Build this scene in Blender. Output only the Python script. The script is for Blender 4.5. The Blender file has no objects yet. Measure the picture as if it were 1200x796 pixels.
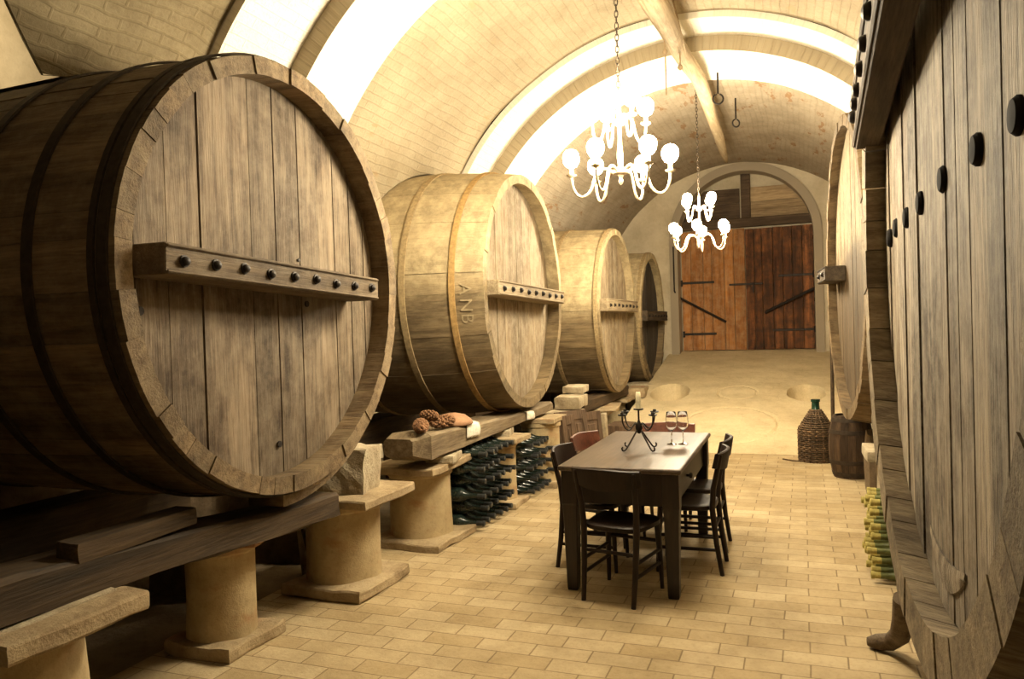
import bpy, bmesh, math, random
from math import sin, cos, pi, sqrt, radians, asin, atan2
from mathutils import Vector, Matrix, noise
S = bpy.context.scene
COL = S.collection
rnd = random.Random(7)

# ------------------------------------------------------------------ materials
def new_mat(name):
    m = bpy.data.materials.new(name); m.use_nodes = True
    nt = m.node_tree; nt.nodes.clear()
    out = nt.nodes.new('ShaderNodeOutputMaterial'); b = nt.nodes.new('ShaderNodeBsdfPrincipled')
    nt.links.new(b.outputs[0], out.inputs[0])
    return m, nt, b
def nd(nt, t, **kw):
    n = nt.nodes.new(t)
    for k, v in kw.items(): setattr(n, k, v)
    return n
def ramp(nt, stops):
    r = nd(nt, 'ShaderNodeValToRGB'); e = r.color_ramp.elements
    while len(e) < len(stops): e.new(0.5)
    for x, (p, c) in zip(e, stops): x.position = p; x.color = (c[0], c[1], c[2], 1)
    return r
def mixc(nt, a, b, fac, mode='MIX'):
    n = nd(nt, 'ShaderNodeMix', data_type='RGBA', blend_type=mode)
    for sock, v in ((n.inputs[0], fac), (n.inputs[6], a), (n.inputs[7], b)):
        if hasattr(v, 'is_linked') or hasattr(v, 'links'): nt.links.new(v, sock)
        elif isinstance(v, (int, float)): sock.default_value = v
        else: sock.default_value = (v[0], v[1], v[2], 1)
    return n.outputs[2]
def coords(nt, scale, uv=False, off=(0, 0, 0)):
    t = nd(nt, 'ShaderNodeTexCoord'); mp = nd(nt, 'ShaderNodeMapping')
    mp.inputs['Scale'].default_value = scale; mp.inputs['Location'].default_value = off
    nt.links.new(t.outputs['UV' if uv else 'Object'], mp.inputs['Vector'])
    return mp.outputs[0]
def noise_t(nt, vec, scale, detail=5, rough=.6, dist=0):
    n = nd(nt, 'ShaderNodeTexNoise'); n.inputs['Scale'].default_value = scale
    n.inputs['Detail'].default_value = detail; n.inputs['Roughness'].default_value = rough
    n.inputs['Distortion'].default_value = dist
    nt.links.new(vec, n.inputs['Vector']); return n.outputs['Fac']
def bump(nt, b, h, strength, dist=.02, prev=None):
    n = nd(nt, 'ShaderNodeBump'); n.inputs['Strength'].default_value = strength; n.inputs['Distance'].default_value = dist
    nt.links.new(h, n.inputs['Height'])
    if prev: nt.links.new(prev, n.inputs['Normal'])
    nt.links.new(n.outputs[0], b.inputs['Normal']); return n.outputs[0]
def mul(c, k): return tuple(x * k for x in c)
KA = .72   # overall reflectance of the dusty cellar surfaces

def wood(name, light, dark, axis=2, grain=26, rough=.75, var=.35, stain=.5, bstr=.5, dust=None, spec=.25, pale_z=None):
    light, dark = mul(light, KA), mul(dark, KA)
    if dust: dust = (mul(dust[0], KA), dust[1])
    m, nt, b = new_mat(name)
    sc = [1, 1, 1]; sc[axis] = .06
    v = coords(nt, sc)
    g = noise_t(nt, v, grain, 8, .65, .4)
    g2 = noise_t(nt, v, grain * 4.5, 4, .6)
    r = ramp(nt, [(.3, dark), (.62, light)])
    nt.links.new(g, r.inputs[0])
    col = r.outputs[0]
    r2 = ramp(nt, [(.34, (.55, .5, .45)), (.55, (1, 1, 1))])
    nt.links.new(g2, r2.inputs[0])
    col = mixc(nt, col, r2.outputs[0], .55, 'MULTIPLY')
    sc2 = [1, 1, 1]; sc2[axis] = .35
    s = noise_t(nt, coords(nt, sc2), 3.1, 6, .7, .6)
    rs = ramp(nt, [(.38, (.32, .28, .25)), (.56, (1, 1, 1))]); nt.links.new(s, rs.inputs[0])
    col = mixc(nt, col, rs.outputs[0], stain, 'MULTIPLY')
    geo = nd(nt, 'ShaderNodeNewGeometry')
    mr = nd(nt, 'ShaderNodeMapRange'); mr.inputs[3].default_value = 1 - var; mr.inputs[4].default_value = 1 + var * .6
    nt.links.new(geo.outputs['Random Per Island'], mr.inputs[0])
    hsv = nd(nt, 'ShaderNodeHueSaturation'); nt.links.new(col, hsv.inputs['Color']); nt.links.new(mr.outputs[0], hsv.inputs['Value'])
    col = hsv.outputs[0]
    if dust:
        n = noise_t(nt, coords(nt, (1, 1, 1)), 7, 7, .75)
        rd = ramp(nt, [(.42, (0, 0, 0)), (.62, (1, 1, 1))]); nt.links.new(n, rd.inputs[0])
        mm = nd(nt, 'ShaderNodeMath', operation='MULTIPLY'); mm.inputs[1].default_value = dust[1]
        nt.links.new(rd.outputs[0], mm.inputs[0])
        fac = mm.outputs[0]
        if pale_z is not None:   # paler above this height, with a ragged lower edge
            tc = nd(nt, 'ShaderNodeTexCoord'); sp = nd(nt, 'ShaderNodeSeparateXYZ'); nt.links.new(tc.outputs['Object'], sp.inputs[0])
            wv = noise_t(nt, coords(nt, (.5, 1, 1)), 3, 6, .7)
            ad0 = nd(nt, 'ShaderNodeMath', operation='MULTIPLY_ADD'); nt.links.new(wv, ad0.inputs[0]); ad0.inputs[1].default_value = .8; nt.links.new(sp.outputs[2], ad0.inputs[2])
            m2 = nd(nt, 'ShaderNodeMapRange'); m2.inputs[1].default_value = pale_z - .12 + .4; m2.inputs[2].default_value = pale_z + .12 + .4; nt.links.new(ad0.outputs[0], m2.inputs[0])
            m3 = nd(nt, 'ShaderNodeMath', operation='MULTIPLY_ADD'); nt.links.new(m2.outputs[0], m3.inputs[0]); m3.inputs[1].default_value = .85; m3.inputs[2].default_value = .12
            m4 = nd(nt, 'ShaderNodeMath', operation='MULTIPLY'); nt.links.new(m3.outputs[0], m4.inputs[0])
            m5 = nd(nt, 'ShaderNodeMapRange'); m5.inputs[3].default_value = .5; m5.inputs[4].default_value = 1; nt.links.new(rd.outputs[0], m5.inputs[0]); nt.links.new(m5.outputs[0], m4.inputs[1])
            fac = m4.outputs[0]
        col = mixc(nt, col, dust[0], fac)
    nt.links.new(col, b.inputs['Base Color'])
    b.inputs['Roughness'].default_value = rough; b.inputs['Specular IOR Level'].default_value = spec
    ad = nd(nt, 'ShaderNodeMath', operation='ADD'); nt.links.new(g, ad.inputs[0]); nt.links.new(g2, ad.inputs[1])
    bump(nt, b, ad.outputs[0], bstr, .008)
    return m
def stone(name, light, dark, scale=4, rough=.85, red=None, bstr=.4, spots=.4):
    light, dark = mul(light, KA), mul(dark, KA * .9)
    m, nt, b = new_mat(name)
    v = coords(nt, (1, 1, 1))
    n = noise_t(nt, v, scale, 8, .65)
    r = ramp(nt, [(.3, dark), (.62, light)]); nt.links.new(n, r.inputs[0]); col = r.outputs[0]
    n2 = noise_t(nt, v, scale * 9, 5, .7)
    r2 = ramp(nt, [(.3, (.5, .45, .4)), (.48, (1, 1, 1))]); nt.links.new(n2, r2.inputs[0])
    col = mixc(nt, col, r2.outputs[0], spots, 'MULTIPLY')
    if red:
        n3 = noise_t(nt, coords(nt, (1, 1, 1.6), off=(3, 1, 7)), 3.3, 5, .6)
        r3 = ramp(nt, [(.57, (0, 0, 0)), (.74, (.6, .6, .6))]); nt.links.new(n3, r3.inputs[0])
        col = mixc(nt, col, mul(red, KA), r3.outputs[0])
    nt.links.new(col, b.inputs['Base Color']); b.inputs['Roughness'].default_value = rough
    b.inputs['Specular IOR Level'].default_value = .2
    ad = nd(nt, 'ShaderNodeMath', operation='ADD'); nt.links.new(n, ad.inputs[0]); nt.links.new(n2, ad.inputs[1])
    bump(nt, b, ad.outputs[0], bstr, .015)
    return m
def plain(name, col, rough=.5, metal=0, spec=.4, var=0):
    m, nt, b = new_mat(name)
    n = noise_t(nt, coords(nt, (1, 1, 1)), 30, 4)
    r = ramp(nt, [(.3, mul(col, 1 - .35 - var)), (.7, mul(col, 1.15))]); nt.links.new(n, r.inputs[0])
    nt.links.new(r.outputs[0], b.inputs['Base Color'])
    b.inputs['Roughness'].default_value = rough; b.inputs['Metallic'].default_value = metal
    b.inputs['Specular IOR Level'].default_value = spec
    bump(nt, b, n, .15, .004)
    return m
def brick(name, c1, c2, mortar, bw, bh, ms, uv, bstr=.5, paint=None, rough=.85, worn=.4, squash=None, swirl=1.0, patch=None):
    c1, c2, mortar = mul(c1, KA), mul(c2, KA), mul(mortar, KA)
    m, nt, b = new_mat(name)
    base = coords(nt, (1, 1, 1), uv)
    # wobble the courses a little
    wn = nd(nt, 'ShaderNodeTexNoise'); wn.inputs['Scale'].default_value = 2.2; wn.inputs['Detail'].default_value = 3
    nt.links.new(base, wn.inputs['Vector'])
    sub = nd(nt, 'ShaderNodeVectorMath', operation='SUBTRACT'); sub.inputs[1].default_value = (.5, .5, .5)
    nt.links.new(wn.outputs['Color'], sub.inputs[0])
    scl = nd(nt, 'ShaderNodeVectorMath', operation='SCALE'); scl.inputs['Scale'].default_value = .03 * swirl
    nt.links.new(sub.outputs[0], scl.inputs[0])
    add = nd(nt, 'ShaderNodeVectorMath', operation='ADD'); nt.links.new(base, add.inputs[0]); nt.links.new(scl.outputs[0], add.inputs[1])
    bt = nd(nt, 'ShaderNodeTexBrick'); bt.offset = .43
    bt.inputs['Scale'].default_value = 1; bt.inputs['Brick Width'].default_value = bw; bt.inputs['Row Height'].default_value = bh
    bt.inputs['Mortar Size'].default_value = ms; bt.inputs['Mortar Smooth'].default_value = .6
    bt.inputs['Color1'].default_value = (*c1, 1); bt.inputs['Color2'].default_value = (*c2, 1); bt.inputs['Mortar'].default_value = (*mortar, 1)
    nt.links.new(add.outputs[0], bt.inputs['Vector'])
    col = bt.outputs['Color']
    n = noise_t(nt, base, 2.0, 8, .7)
    r = ramp(nt, [(.32, (.52, .48, .42)), (.6, (1, 1, 1))]); nt.links.new(n, r.inputs[0])
    col = mixc(nt, col, r.outputs[0], worn, 'MULTIPLY')
    n2 = noise_t(nt, base, 38, 5, .7)
    r2 = ramp(nt, [(.3, (.6, .55, .5)), (.5, (1, 1, 1))]); nt.links.new(n2, r2.inputs[0])
    col = mixc(nt, col, r2.outputs[0], .4, 'MULTIPLY')
    if patch:
        n3 = noise_t(nt, coords(nt, (.45, 1.3, 1), uv, patch[2]), 3.2, 6, .65)
        r3 = ramp(nt, [(patch[1], (0, 0, 0)), (patch[1] + .05, (1, 1, 1))]); nt.links.new(n3, r3.inputs[0])
        col = mixc(nt, col, patch[0], r3.outputs[0])
    nt.links.new(col, b.inputs['Base Color']); b.inputs['Roughness'].default_value = rough
    b.inputs['Specular IOR Level'].default_value = .2
    h = nd(nt, 'ShaderNodeMath', operation='MULTIPLY_ADD')
    nt.links.new(bt.outputs['Fac'], h.inputs[0]); h.inputs[1].default_value = -.7; nt.links.new(n2, h.inputs[2])
    bump(nt, b, h.outputs[0], bstr, .012)
    return m
def emit(name, col, st):
    m, nt, b = new_mat(name)
    b.inputs['Base Color'].default_value = (*col, 1); b.inputs['Emission Color'].default_value = (*col, 1)
    b.inputs['Emission Strength'].default_value = st; return m
def glass(name, col, rough=0.02):
    m, nt, b = new_mat(name)
    b.inputs['Base Color'].default_value = (*col, 1); b.inputs['Transmission Weight'].default_value = 1
    b.inputs['Roughness'].default_value = rough; b.inputs['IOR'].default_value = 1.45; return m

M = {}
M['head_near'] = wood('weathered_oak_head', (.33, .25, .165), (.12, .083, .05), 2, 24, var=.32, stain=.9, dust=((.45, .37, .26), .25))
M['rim_near'] = wood('oak_staves_near', (.31, .215, .115), (.13, .085, .045), 0, 20, var=.3, stain=.6, dust=((.42, .33, .2), .3))
M['staves'] = wood('dusty_oak_staves', (.34, .25, .135), (.14, .095, .05), 0, 20, var=.3, stain=.7, dust=((.66, .53, .31), .45), pale_z=1.15)
M['head'] = wood('dusty_oak_head', (.48, .37, .235), (.24, .17, .10), 2, 26, var=.22, stain=.5, dust=((.62, .53, .38), .4))
M['head_far'] = wood('pale_topped_head', (.17, .115, .065), (.07, .048, .028), 2, 24, var=.25, stain=.6, dust=((.46, .36, .21), .5), pale_z=1.5)
M['head_dark'] = wood('dark_cask_head', (.13, .11, .09), (.05, .042, .036), 2, 26, var=.3, stain=.5)
M['head_grey'] = wood('silver_grey_oak', (.41, .335, .235), (.085, .06, .038), 2, 30, var=.4, stain=.9, bstr=.9, dust=((.55, .48, .37), .3))
M['rim_grey'] = wood('grey_oak_staves', (.33, .26, .16), (.13, .09, .052), 0, 20, var=.3, stain=.6)
M['bar'] = wood('oak_crossbar', (.20, .14, .08), (.08, .052, .03), 1, 24, var=.1, stain=.5, dust=((.45, .36, .23), .2))
M['bar_pale'] = wood('dusty_crossbar', (.50, .40, .25), (.27, .19, .11), 1, 24, var=.1, stain=.4)
M['bar_dark'] = wood('dark_crossbar', (.13, .095, .06), (.045, .032, .02), 1, 24, var=.1, stain=.5)
M['beam'] = wood('old_beam', (.40, .31, .19), (.18, .125, .07), 1, 16, var=.1, stain=.6)
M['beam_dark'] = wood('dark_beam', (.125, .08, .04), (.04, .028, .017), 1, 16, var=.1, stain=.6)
M['furn'] = wood('dark_table_wood', (.035, .018, .011), (.012, .007, .005), 2, 22, rough=.42, var=.1, stain=.3, bstr=.15, spec=.5)
M['furn_top'] = wood('worn_table_top', (.17, .118, .082), (.065, .043, .030), 1, 18, rough=.36, var=.1, stain=.6, bstr=.12, spec=.5)
M['chair'] = wood('chair_wood', (.036, .018, .011), (.014, .008, .005), 2, 24, rough=.5, var=.1, stain=.2, bstr=.12, spec=.3)
M['chair_red'] = wood('reddish_chair_wood', (.20, .065, .035), (.075, .024, .014), 1, 24, rough=.4, var=.1, stain=.2, bstr=.12, spec=.5)
M['shutter'] = wood('shutter_wood', (.20, .13, .08), (.085, .052, .032), 2, 22, var=.1, stain=.4)
M['pole'] = wood('bare_log', (.62, .5, .32), (.36, .26, .15), 1, 14, var=.1, stain=.4)
M['door_orange'] = wood('orange_door_planks', (.78, .34, .10), (.36, .14, .045), 2, 20, var=.25, stain=.45, dust=((.78, .58, .36), .28))
M['door_dark'] = wood('charred_door_planks', (.50, .19, .065), (.05, .026, .016), 2, 15, var=.35, stain=.95, dust=((.03, .02, .014), .75))
M['door_frame'] = wood('door_timber', (.17, .115, .07), (.07, .045, .028), 0, 20, var=.2, stain=.5)
M['door_pale'] = wood('pale_boards', (.62, .46, .27), (.34, .23, .12), 0, 20, var=.25, stain=.5)
M['barrel'] = wood('small_barrel_oak', (.13, .08, .042), (.05, .03, .018), 2, 20, var=.3, stain=.5)
M['iron'] = plain('black_iron', (.028, .022, .018), .55, .6)
M['black'] = plain('sooty_black_iron', (.012, .010, .009), .9, 0, .1)
M['hoop'] = plain('dark_hoop_iron', (.05, .036, .024), .7, .2, .2)
M['hoop_dust'] = plain('dusty_hoop', (.33, .245, .13), .85, 0, .15)
M['hoop_rust'] = plain('rusty_hoop', (.36, .23, .09), .85, 0, .15)
M['pillar'] = stone('pillar_stone', (.66, .52, .30), (.46, .34, .18), 3.4, red=(.42, .17, .07), bstr=.35, spots=.35)
M['slab'] = stone('slab_stone', (.58, .45, .27), (.32, .22, .12), 5, red=(.45, .18, .08), bstr=.55)
M['pale_stone'] = stone('pale_limestone', (.66, .56, .39), (.36, .27, .16), 5, bstr=.8)
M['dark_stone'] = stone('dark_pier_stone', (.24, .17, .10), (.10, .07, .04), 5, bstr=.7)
M['plaster'] = brick('limewashed_plaster', (1.1, 1.04, .88), (1.09, 1.02, .86), (1.08, 1.01, .84), .3, .075, .006, True, .5, worn=.2)
M['bay'] = brick('limewashed_brick_vault', (.56, .47, .32), (.53, .44, .295), (.525, .435, .29), .3, .075, .009, True, .6, worn=.5, swirl=2, patch=((.36, .26, .15), .63, (1.3, 2.0, 0)))
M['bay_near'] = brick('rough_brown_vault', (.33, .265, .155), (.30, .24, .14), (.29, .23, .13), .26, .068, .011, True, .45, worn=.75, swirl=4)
M['bay_far'] = brick('grey_brick_vault', (.55, .47, .355), (.51, .43, .32), (.50, .42, .31), .3, .075, .012, True, .4, worn=.6, swirl=3, patch=((.26, .16, .085), .585, (3.3, 0, 0)))
M['wall'] = stone('plastered_wall', (.84, .73, .53), (.66, .55, .37), 2, bstr=.3, spots=.2)
M['floor'] = brick('floor_bricks', (.70, .555, .335), (.56, .42, .225), (.36, .26, .14), .29, .135, .005, False, .5, worn=.7, rough=.75, swirl=.45)
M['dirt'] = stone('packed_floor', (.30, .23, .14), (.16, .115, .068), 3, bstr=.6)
M['ramp'] = brick('worn_stone_ramp', (.88, .73, .46), (.84, .69, .43), (.76, .62, .38), .8, .33, .004, False, .4, worn=.5, swirl=3)
M['bottle'] = plain('dark_bottle_glass', (.012, .02, .016), .22, 0, .5)
M['bottle_green'] = plain('dusty_green_glass', (.10, .11, .03), .4, 0, .4)
M['capsule'] = plain('yellow_wax_capsule', (.40, .33, .09), .6, 0, .3)
M['foil'] = plain('black_foil', (.02, .022, .022), .5, 0, .4)
M['paper'] = plain('paper_note', (.80, .74, .62), .9)
M['bulb'] = emit('lit_bulb', (1, .86, .61), 480)
M['brass'] = plain('pale_metal_arm', (.62, .5, .33), .4, .3, .5)
M['candle'] = plain('candle_wax', (.82, .74, .5), .6)
M['glass'] = glass('clear_glass', (1, 1, 1))
M['wicker'] = wood('wicker', (.24, .155, .085), (.10, .062, .034), 2, 30, var=.5, stain=.3)
M['rope'] = plain('hemp_rope', (.33, .24, .14), .9)
M['cone'] = stone('dry_brown_cone', (.42, .22, .11), (.2, .1, .05), 20, bstr=.6)
M['clay'] = stone('terracotta', (.52, .30, .17), (.38, .2, .11), 8, bstr=.3)
M['demijohn'] = plain('demijohn_glass', (.015, .05, .03), .2, 0, .5)
M['mark'] = plain('faint_pale_marking', (.33, .26, .15), .9)

# ------------------------------------------------------------------ mesh builder
class MB:
    def __init__(self): self.bm = bmesh.new()
    def quad_grid(self, rows, closed=False):
        bv = [[self.bm.verts.new(p) for p in r] for r in rows]
        out = []
        for a, b in zip(bv, bv[1:]):
            n = len(a)
            for i in range(n if closed else n - 1):
                j = (i + 1) % n
                try: out.append(self.bm.faces.new((a[i], a[j], b[j], b[i])))
                except ValueError: pass
        return bv
    def box(self, c, s, rot=None):
        m = Matrix.Translation(c)
        if rot is not None: m = m @ rot
        vs = [self.bm.verts.new(m @ Vector((x * s[0] / 2, y * s[1] / 2, z * s[2] / 2))) for x in (-1, 1) for y in (-1, 1) for z in (-1, 1)]
        for f in ((0, 1, 3, 2), (4, 6, 7, 5), (0, 4, 5, 1), (2, 3, 7, 6), (0, 2, 6, 4), (1, 5, 7, 3)):
            self.bm.faces.new([vs[i] for i in f])
        return self
    def prism(self, poly, d):
        """poly: list of 3D points, extruded along vector d"""
        d = Vector(d); a = [self.bm.verts.new(p) for p in poly]; b = [self.bm.verts.new(Vector(p) + d) for p in poly]
        n = len(a)
        self.bm.faces.new(a); self.bm.faces.new(list(reversed(b)))
        for i in range(n):
            j = (i + 1) % n; self.bm.faces.new((a[i], b[i], b[j], a[j]))
        return self
    def tube(self, path, rad, n=8, cap=True):
        path = [Vector(p) for p in path]; k = len(path)
        if not hasattr(rad, '__len__'): rad = [rad] * k
        t0 = (path[1] - path[0]).normalized()
        up = Vector((0, 0, 1)) if abs(t0.z) < .9 else Vector((1, 0, 0))
        u = t0.cross(up).normalized(); rows = []
        for i, p in enumerate(path):
            t = (path[min(i + 1, k - 1)] - path[max(i - 1, 0)]).normalized()
            u = (u - t * u.dot(t)).normalized(); w = t.cross(u)
            rows.append([p + (u * cos(2 * pi * j / n) + w * sin(2 * pi * j / n)) * rad[i] for j in range(n)])
        bv = self.quad_grid(rows, True)
        if cap:
            self.bm.faces.new(list(reversed(bv[0]))); self.bm.faces.new(bv[-1])
        return self
    def lathe(self, prof, n=24, c=(0, 0, 0), axis='z', wob=0, seed=0, cap=True):
        rows = []
        for r, h in prof:
            row = []
            for j in range(n):
                a = 2 * pi * j / n; rr = r
                if wob: rr += wob * noise.noise(Vector((cos(a) * 1.7 + seed, sin(a) * 1.7, h * 3)))
                x, y = rr * cos(a), rr * sin(a)
                p = (x, y, h) if axis == 'z' else ((h, x, y) if axis == 'x' else (x, h, y))
                row.append(Vector(p) + Vector(c))
            rows.append(row)
        bv = self.quad_grid(rows, True)
        if cap:
            self.bm.faces.new(list(reversed(bv[0]))); self.bm.faces.new(bv[-1])
        return self
    def rough_box(self, c, s, amp=.02, cut=4, seed=0, rot=None, freq=4, taper=None):
        b2 = bmesh.new(); bmesh.ops.create_cube(b2, size=1)
        mx = max(s)
        bmesh.ops.subdivide_edges(b2, edges=b2.edges[:], cuts=cut, use_grid_fill=True)
        m = Matrix.Translation(c) @ (rot if rot is not None else Matrix())
        mp = {}
        for v in b2.verts:
            p = Vector((v.co.x * s[0], v.co.y * s[1], v.co.z * s[2]))
            # soften corners
            e = [abs(v.co.x) > .49, abs(v.co.y) > .49, abs(v.co.z) > .49]
            if sum(e) >= 2: p *= 1 - .012 * sum(e)
            if taper: p = taper(p)
            p += noise.noise_vector(p * freq + Vector((seed * 3.1, seed, -seed))) * amp
            p += noise.noise_vector(p * freq * 3.7 + Vector((seed, seed * 2.3, 4))) * amp * .4
            mp[v] = self.bm.verts.new(m @ p)
        for f in b2.faces: self.bm.faces.new([mp[v] for v in f.verts])
        b2.free(); return self
    def build(self, name, mat, parent=None, smooth=False, bevel=0, seg=1, local=False):
        bm = self.bm
        if bevel:
            bmesh.ops.recalc_face_normals(bm, faces=bm.faces[:])
            ed = [e for e in bm.edges if len(e.link_faces) == 2 and e.calc_face_angle(0) > .6]
            bmesh.ops.bevel(bm, geom=ed, offset=bevel, segments=seg, affect='EDGES', profile=.5, clamp_overlap=True)
        bmesh.ops.recalc_face_normals(bm, faces=bm.faces[:])
        me = bpy.data.meshes.new(name)
        if parent is not None and not local:
            off = Vector(parent.location)
            if parent.parent is not None: off = off + Vector(parent.parent.location)
            bmesh.ops.translate(bm, verts=bm.verts[:], vec=-off)
        bm.to_mesh(me); bm.free()
        if smooth:
            for p in me.polygons: p.use_smooth = True
            if smooth is not True: me.set_sharp_from_angle(angle=radians(smooth))
        me.materials.append(mat)
        o = bpy.data.objects.new(name, me); COL.objects.link(o)
        if parent is not None: o.parent = parent
        return o

def thing(name, label, cat, loc=(0, 0, 0), rz=0, group=None):
    o = bpy.data.objects.new(name, None); COL.objects.link(o); o.empty_display_size = .1
    o.location = loc; o.rotation_euler = (0, 0, rz); o['label'] = label; o['category'] = cat
    if group: o['group'] = group
    return o
def tag(o, label, cat, group=None):
    o['label'] = label; o['category'] = cat
    if group: o['group'] = group
    return o
def struct(o): o['kind'] = 'structure'; return o
def set_origin(o, loc):
    loc = Vector(loc); o.data.transform(Matrix.Translation(-loc)); o.location = loc; return o
def dup(root, loc, rz=None, label=None):
    r = root.copy(); COL.objects.link(r); r.location = loc
    if rz is not None: r.rotation_euler = (0, 0, rz)
    if label: r['label'] = label
    def rec(src, dst):
        for ch in list(src.children):
            if ch == dst: continue
            c = ch.copy(); COL.objects.link(c); c.parent = dst; rec(ch, c)
    rec(root, r)
    return r

# ------------------------------------------------------------------ room shell
AX, ZC = -1.05, 1.875
Y0, Y1 = -2.5, 15.0
XL, XR = -5.0, 3.0
LC = [(3.325, 1.886, 1.092), (6.98, 1.937, 1.102), (10.885, 1.796, 1.154), (13.637, 1.691, 1.14)]  # casks by the west wall
RC = [(3.0, 2.03, 1.62), (7.3, 2.02, 1.3)]
def zlow(y, side):
    z = 2.2
    for (cy, cz, r) in (LC if side < 0 else RC):
        q = (r + (.17 if side > 0 else .05 if cy < 5 else .1)) ** 2 - (y - cy) ** 2
        if q > 0: z = max(z, cz + sqrt(q))
    if side < 0 and y < 2.95: z = max(z, min(4.1, 2.86 + (2.87 - y) * .92))
    if side > 0 and y > 9.0: z = 2.0
    return min(z, 4.2)
def thetas(y, R, n=44):
    zr, zl = zlow(y, 1), zlow(y, -1)
    a = asin(min(.96, (zr - ZC) / R)); b = pi - asin(min(.96, (zl - ZC) / R))
    return [a + (b - a) * i / n for i in range(n + 1)]
def wob(p, k=.012): return Vector(p) + noise.noise_vector(Vector(p) * 1.6) * k
def uv_vault(o, R):
    me = o.data; uv = me.uv_layers.new(name='UVMap')
    for l in me.loops:
        c = me.vertices[l.vertex_index].co
        uv.data[l.index].uv = (c.y, atan2(c.z - ZC, c.x - AX) * R)
def vault(name, ya, yb, R, mat):
    mb = MB(); n = max(2, int((yb - ya) / .12)); rows = []
    for i in range(n + 1):
        y = ya + (yb - ya) * i / n
        rows.append([wob((AX + R * cos(t), y, ZC + R * sin(t)), .02 if R > 2.62 else .01) for t in thetas(y, R)])
    mb.quad_grid(rows)
    o = mb.build(name, mat, smooth=True); uv_vault(o, R); return struct(o)
def ring_face(name, y, Ra, Rb, mat):
    mb = MB(); rows = []
    for k in range(3):
        R = Ra + (Rb - Ra) * k / 2
        rows.append([wob((AX + R * cos(t), y, ZC + R * sin(t)), .008) for t in thetas(y, R)])
    mb.quad_grid(rows); o = mb.build(name, mat); uv_vault(o, 2.5); return struct(o)
RB, RA, RCc = 2.66, 2.6, 2.45
vault('ceiling', Y0, 3.75, RB, M['bay_near'])
vault('ceiling', 5.0, 7.5, RB, M['bay'])
vault('ceiling', 9.0, Y1 + .05, RB, M['bay_far'])
tn = 0
for ya, yb, yc in ((3.75, 4.36, 5.0), (7.5, 8.0, 9.0)):
    for args in (('v', ya, yb, RA), ('v', yb, yc, RCc), ('r', ya, RA, RB), ('r', yb, RCc, RA), ('r', yc, RCc, RB)):
        tn += 1
        if args[0] == 'v': vault('trim_%d' % tn, args[1], args[2], args[3], M['plaster'])
        else: ring_face('trim_%d' % tn, args[1], args[2], args[3], M['bay'] if args[1] == yb else M['plaster'])
# recess ceilings above the casks and side walls
mb = MB(); mbr = MB(); rl = []; rr = []
y = Y0
while y <= Y1 + .001:
    R = RCc if (4.36 <= y <= 5.0 or 8.0 <= y <= 9.0) else RB
    t = thetas(y, R)
    xl = AX + R * cos(t[-1]); zl = ZC + R * sin(t[-1]); xr = AX + R * cos(t[0]); zr = ZC + R * sin(t[0])
    xe = XL if y > 2.95 else xl - .015   # a side chamber opens above the near cask
    rl.append([(xl + (xe - xl) * k / 6, y, zl) for k in range(7)])
    xw = XR if y < 9.3 else max(xr + .02, .62)
    rr.append([(xr + (xw - xr) * k / 4, y, zr) for k in range(5)])
    y += .1
mb.quad_grid(rl); o = mb.build('ceiling', M['wall']); struct(o)
mbr.quad_grid(rr); o = mbr.build('ceiling', M['wall']); struct(o)
def wall_box(name, c, s, mat): return struct(MB().box(c, s).build(name, mat))
wall_box('wall_west', (XL - .1, (Y0 + Y1) / 2, 2.5), (.2, Y1 - Y0, 5.3), M['wall'])
wall_box('ceiling', (-4.2, 1.6, 5.1), (2.0, 8.0, .1), M['wall'])
wall_box('wall_east', (XR + .1, (Y0 + 9.3) / 2, 2.2), (.2, 9.3 - Y0, 4.7), M['wall'])
wall_box('wall_east', (1.6, 12.2, 1.5), (2.0, 5.8, 3.1), M['wall'])
wall_box('wall_west', (-4.85, 2.0, .8), (.2, 9.0, 1.6), M['dark_stone'])  # low dark wall added to stand in for shade under the near cask
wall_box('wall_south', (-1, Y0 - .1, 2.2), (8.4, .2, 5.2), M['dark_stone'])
# east wall of the end bay rising to the vault
mb = MB(); rows = []
y = 9.3
while y <= Y1 + .01:
    rows.append([(.62 + .02 * noise.noise(Vector((y, z, 1))), y, z) for z in [0, .5, 1, 1.5, 2, 2.5, 3, 3.5, 4.0]]); y += .19
mb.quad_grid(rows); struct(mb.build('wall_east', M['wall'], smooth=True))

# floor: brick aisle and packed ground below the casks
mb = MB(); mb.box((-1.0, 3.9, -.05), (4.4, 13.0, .1)); fl = struct(mb.build('floor', M['floor']))
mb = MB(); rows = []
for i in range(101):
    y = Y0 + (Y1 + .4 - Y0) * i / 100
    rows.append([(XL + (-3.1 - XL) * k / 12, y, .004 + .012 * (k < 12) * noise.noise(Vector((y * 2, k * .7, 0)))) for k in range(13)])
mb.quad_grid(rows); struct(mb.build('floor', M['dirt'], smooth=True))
struct(MB().box((2.1, 6.3, -.045), (1.8, 17.8, .1)).build('floor', M['dirt']))
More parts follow.
